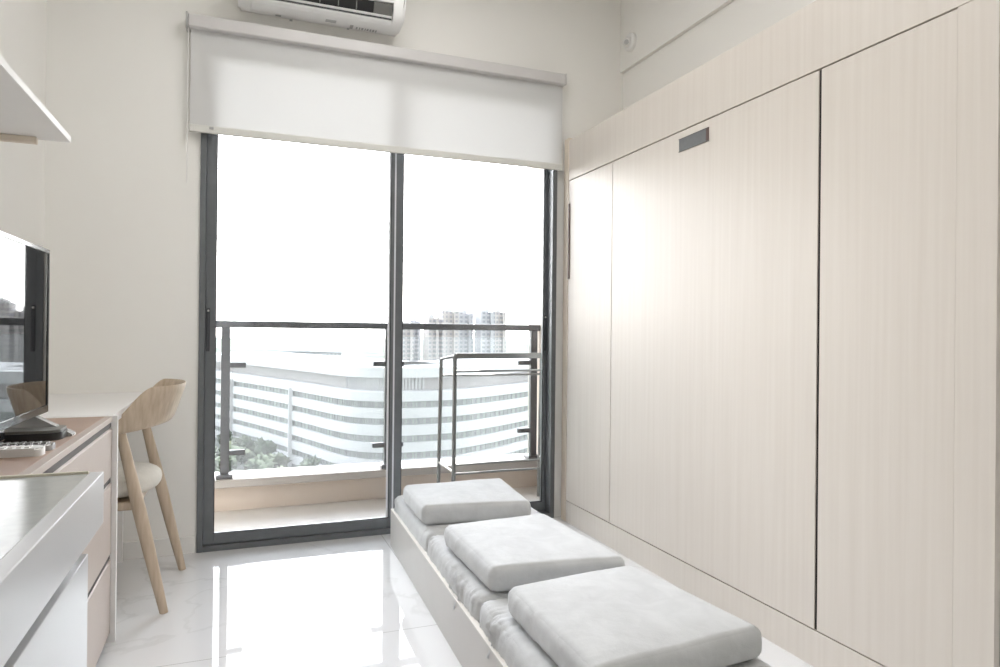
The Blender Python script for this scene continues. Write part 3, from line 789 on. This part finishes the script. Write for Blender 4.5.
# towers on the skyline
towers = [(104.5, 113.0, 455, 5.0, 'a'), (114.5, 121.5, 470, 8.0, 'b'), (122.5, 130.0, 452, 10.0, 'a'), (132.0, 143.5, 450, 14.6, 'a'), (145.5, 157.0, 458, 13.8, 'b'),
          (160.0, 170.5, 450, 15.0, 'b'), (172.5, 181.0, 455, 15.2, 'a')]
tl = ['cream', 'blue-grey', 'cream', 'cream', 'blue-grey', 'blue-grey', 'cream']
desc = ['low {} apartment tower at the left end of the skyline cluster', 'narrow {} apartment tower second from the left of the skyline cluster',
        '{} apartment tower third from the left of the skyline cluster', 'broad {} apartment tower near the middle of the skyline cluster',
        '{} apartment tower right of the middle of the skyline cluster', 'tall {} apartment tower second from the right of the skyline cluster',
        'tall {} apartment tower at the right end of the skyline cluster']
for k, (x0, x1, y, zt, c) in enumerate(towers):
    t_ = thing('apartment_tower', desc[k].format(tl[k]), 'building', ((x0 + x1) / 2, y + 8, ZG), 'apartment towers on the skyline')
    bm = BM(); w = (x1 - x0); s = w / 3
    add_box(bm, x0, x0 + s * .9, y, y + 14, ZG, zt); add_box(bm, x0 + s * .9, x0 + s * 2.1, y + 2.2, y + 15, ZG, zt - 0.5); add_box(bm, x0 + s * 2.1, x1, y, y + 14, ZG, zt)
    obj('block', bm, M['tower_a' if c == 'a' else 'tower_b'], t_)
    obj('roof_house', box(x0 + s, x0 + 2 * s, y + 4, y + 9, zt - .5, zt + 2.6), M['fin'], t_)
    obj('roof_crown', box(x0 + .5, x0 + s * .7, y + 1, y + 6, zt, zt + 1.5), M['fin'], t_)
# low halls and blocks in the haze
rr = random.Random(3)
low = [(60, 330, 40, 24, 9, 'long low grey warehouse behind the white office building'), (10, 420, 60, 20, 8, 'long low grey warehouse far left beyond the office roof'),
       (120, 330, 50, 26, 13, 'low block in front of the apartment towers'), (-20, 620, 70, 30, 12, 'distant low block left of the handrail middle'),
       (60, 760, 90, 30, 14, 'distant low block on the horizon left of the door mullion'), (210, 520, 50, 25, 16, 'distant low block right of the apartment towers')]
for x, y, w, d, h, lb in low:
    t_ = thing('warehouse', lb, 'building', (x, y, ZG), 'low blocks in the haze')
    obj('walls', box(x - w / 2, x + w / 2, y - d / 2, y + d / 2, ZG, ZG + h), M['tower_b'], t_)
    obj('roof', add_prism(BM(), [(x - w / 2 - 1, ZG + h), (x + w / 2 + 1, ZG + h), (x + w / 2 + 1, ZG + h + .6), (x, ZG + h + 2.2), (x - w / 2 - 1, ZG + h + .6)], 1, y - d / 2 - 1, y + d / 2 + 1), M['hall'], t_)

# trees: one kind, copied
def crown_bm(r, seed):
    bm = BM(); rg = random.Random(seed)
    for k in range(9):
        a = rg.uniform(0, 6.28); rad = r * rg.uniform(0, .6); zz = r * rg.uniform(-.25, .6)
        s = r * rg.uniform(.42, .65)
        before = set(bm.verts)
        bmesh.ops.create_icosphere(bm, subdivisions=3, radius=s, matrix=Matrix.Translation((rad * math.cos(a), rad * math.sin(a), zz)))
        for v in set(bm.verts) - before:
            n_ = noise.noise(v.co * (2.6 / r * 1.5) + Vector((seed, 0, 0))); n3 = noise.noise(v.co * (9 / r) + Vector((0, seed, 0)))
            c = Vector((rad * math.cos(a), rad * math.sin(a), zz)); v.co = c + (v.co - c) * (1 + .2 * n_ + .3 * n3)
    return bm
protos = []
for k in range(3):
    root = bpy.data.objects.new('tree', None); COL.objects.link(root)
    bm = crown_bm(2.9, k + 1)
    bmesh.ops.translate(bm, verts=bm.verts[:], vec=(0, 0, 5.0))
    c = obj('crown', bm, M['leaf'] if k != 1 else M['leaf2'], root, smooth=True, angle=180)
    tr = obj('trunk', add_tube(BM(), [(0, 0, 0), (0.1, 0, 2.5), (0, 0.1, 5.5)], [.35, .26, .15], 8), M['trunk'], root, smooth=True)
    protos.append(root)
spots = []
tg = random.Random(11)
cand = []
for k in range(4000):
    x = tg.uniform(-30, 34); y = tg.uniform(110, 262)
    dist = min(math.hypot(x - p[0], y - p[1]) for p in front)
    left = x / y < -0.030
    if not (-0.085 < x / y < 0.175) or (dist < 6 or (dist > 24 and not left)): continue
    fx = min(front, key=lambda p: abs(p[1] - y))
    if y > 164 and x > fx[0] - 5: continue
    if any((x - a) ** 2 + (y - b_) ** 2 < 22 for a, b_ in cand): continue
    cand.append((x, y))
    if len(cand) >= 70: break
used = [False] * 3
for k, (x, y) in enumerate(cand):
    p = protos[k % 3]
    if not used[k % 3]: o = p; used[k % 3] = True
    else:
        o = p.copy(); COL.objects.link(o)
        for chd in p.children:
            cc = chd.copy(); COL.objects.link(cc); cc.parent = o
    o.location = (x, y, ZG); o.rotation_euler = (0, 0, tg.uniform(0, 6.28)); s = tg.uniform(.65, 1.0); o.scale = (s, s, s)
    tag(o, 'green tree at the foot of the curved white office building', 'tree', 'trees in front of the office building')

# ---------------------------------------------------------------- haze over the city
def haze(dens):
    m = bpy.data.materials.new('haze'); m.use_nodes = True; nt = m.node_tree
    nt.nodes.remove(nt.nodes['Principled BSDF'])
    v = nt.nodes.new('ShaderNodeVolumeScatter'); v.inputs['Color'].default_value = (0.97, 0.98, 1, 1); v.inputs['Density'].default_value = dens
    v.inputs['Anisotropy'].default_value = 0.0
    nt.links.new(v.outputs[0], nt.nodes['Material Output'].inputs['Volume'])
    return m
HAZE = 0.00003
hz = obj('haze', box(-1400, 2100, 45, 3100, ZG + .5, 60), haze(HAZE))
hz['kind'] = 'stuff'; hz['label'] = 'pale haze hanging over the city'; hz['category'] = 'haze'

# ---------------------------------------------------------------- light
fillmat = bpy.data.materials.new('fill_diffuser'); fillmat.use_nodes = True
lb_ = fillmat.node_tree.nodes['Principled BSDF']; lb_.inputs['Base Color'].default_value = (.8, .8, .8, 1)
lb_.inputs['Emission Color'].default_value = (1.0, 0.985, 0.97, 1); lb_.inputs['Emission Strength'].default_value = 3.9
w = bpy.data.worlds.new('sky'); scene.world = w; w.use_nodes = True
nt = w.node_tree; bg = nt.nodes['Background']
tc = nt.nodes.new('ShaderNodeTexCoord'); sp = nt.nodes.new('ShaderNodeSeparateXYZ'); nt.links.new(tc.outputs['Generated'], sp.inputs[0])
r = nt.nodes.new('ShaderNodeValToRGB'); e = r.color_ramp.elements
e[0].position = 0.0; e[0].color = (1.0, 0.985, 0.96, 1); e[1].position = 0.7; e[1].color = (0.86, 0.90, 1.0, 1)
nt.links.new(sp.outputs['Z'], r.inputs['Fac']); nt.links.new(r.outputs['Color'], bg.inputs['Color'])
# hazy sky: brighter on the sun's side than opposite it
dp = nt.nodes.new('ShaderNodeVectorMath'); dp.operation = 'DOT_PRODUCT'; dp.inputs[1].default_value = (0.28, 0.90, 0.33)
nt.links.new(tc.outputs['Generated'], dp.inputs[0])
mr = nt.nodes.new('ShaderNodeMapRange'); mr.interpolation_type = 'SMOOTHSTEP'
mr.inputs['From Min'].default_value = -0.3; mr.inputs['From Max'].default_value = 0.95
mr.inputs['To Min'].default_value = 1.3; mr.inputs['To Max'].default_value = 8.2
nt.links.new(dp.outputs['Value'], mr.inputs['Value']); nt.links.new(mr.outputs['Result'], bg.inputs['Strength'])
sun = bpy.data.lights.new('sun', 'SUN'); sun.energy = 7.5; sun.angle = R(0.6); sun.color = (1, 0.96, 0.9)
so = bpy.data.objects.new('sun', sun); COL.objects.link(so)
d = Vector((-0.93, -1.0, -2.66)).normalized()
so.rotation_euler = d.to_track_quat('-Z', 'Y').to_euler()
# two flat fill lamps, added on the unseen ceiling to brighten the room
for lx, ly, lb in ((0.62, 2.30, 'flat square white fill lamp added out of view nearest the balcony door'), (0.62, 1.0, 'flat square white fill lamp added out of view above the middle of the room')):
    cl = thing('fill_lamp', lb, 'fill light', (lx, ly, ZC), 'added fill lamps')
    bm = BM()
    for a in ((-.45, .45, -.45, -.43), (-.45, .45, .43, .45), (-.45, -.43, -.43, .43), (.43, .45, -.43, .43)):
        add_box(bm, lx + a[0], lx + a[1], ly + a[2], ly + a[3], ZC - .05, ZC - .0005)
    obj('fill_lamp_frame', bm, M['acwhite'], cl)
    obj('fill_panel', box(lx - .429, lx + .429, ly - .429, ly + .429, ZC - .045, ZC - .038), fillmat, cl)
# daylight enters through the door opening: a portal guides the sampling, it gives off no light
pl = bpy.data.lights.new('door_portal', 'AREA'); pl.shape = 'RECTANGLE'; pl.size = DX1 - DX0; pl.size_y = DZ; pl.energy = 1
pl.cycles.is_portal = True
po = bpy.data.objects.new('door_portal', pl); COL.objects.link(po); po.location = ((DX0 + DX1) / 2, YO + .01, DZ / 2)
po.rotation_euler = (R(-90), 0, 0)

# ---------------------------------------------------------------- camera
f, cx, cy = 678.4396, 499.466, 329.969
yaw, pit, rol = 0.368825727, 2.14599262e-03, -9.99221236e-03
fw = Vector((math.sin(yaw) * math.cos(pit), math.cos(yaw) * math.cos(pit), math.sin(pit)))
r0 = Vector((math.cos(yaw), -math.sin(yaw), 0)); u0 = r0.cross(fw)
rv = math.cos(rol) * r0 - math.sin(rol) * u0; uv = math.sin(rol) * r0 + math.cos(rol) * u0
cam = bpy.data.cameras.new('camera'); cam.sensor_width = 36; cam.sensor_fit = 'HORIZONTAL'; cam.lens = f / 1000 * 36
cam.shift_x = (500 - cx) / 1000; cam.shift_y = (cy - 333.5) / 1000; cam.clip_start = 0.02; cam.clip_end = 6000
co = bpy.data.objects.new('camera', cam); COL.objects.link(co)
co.matrix_world = Matrix(((rv.x, uv.x, -fw.x, 0), (rv.y, uv.y, -fw.y, 0), (rv.z, uv.z, -fw.z, 1.05), (0, 0, 0, 1)))
scene.camera = co

scene.view_settings.view_transform = 'Standard'; scene.view_settings.look = 'None'
scene.view_settings.gamma = 1; scene.view_settings.use_curve_mapping = False
scene.view_settings.exposure = 0.72
c = scene.cycles
c.max_bounces = 14; c.diffuse_bounces = 9; c.glossy_bounces = 6; c.transparent_max_bounces = 16; c.transmission_bounces = 8
c.volume_bounces = 1; c.caustics_reflective = False; c.caustics_refractive = False; c.sample_clamp_indirect = 8
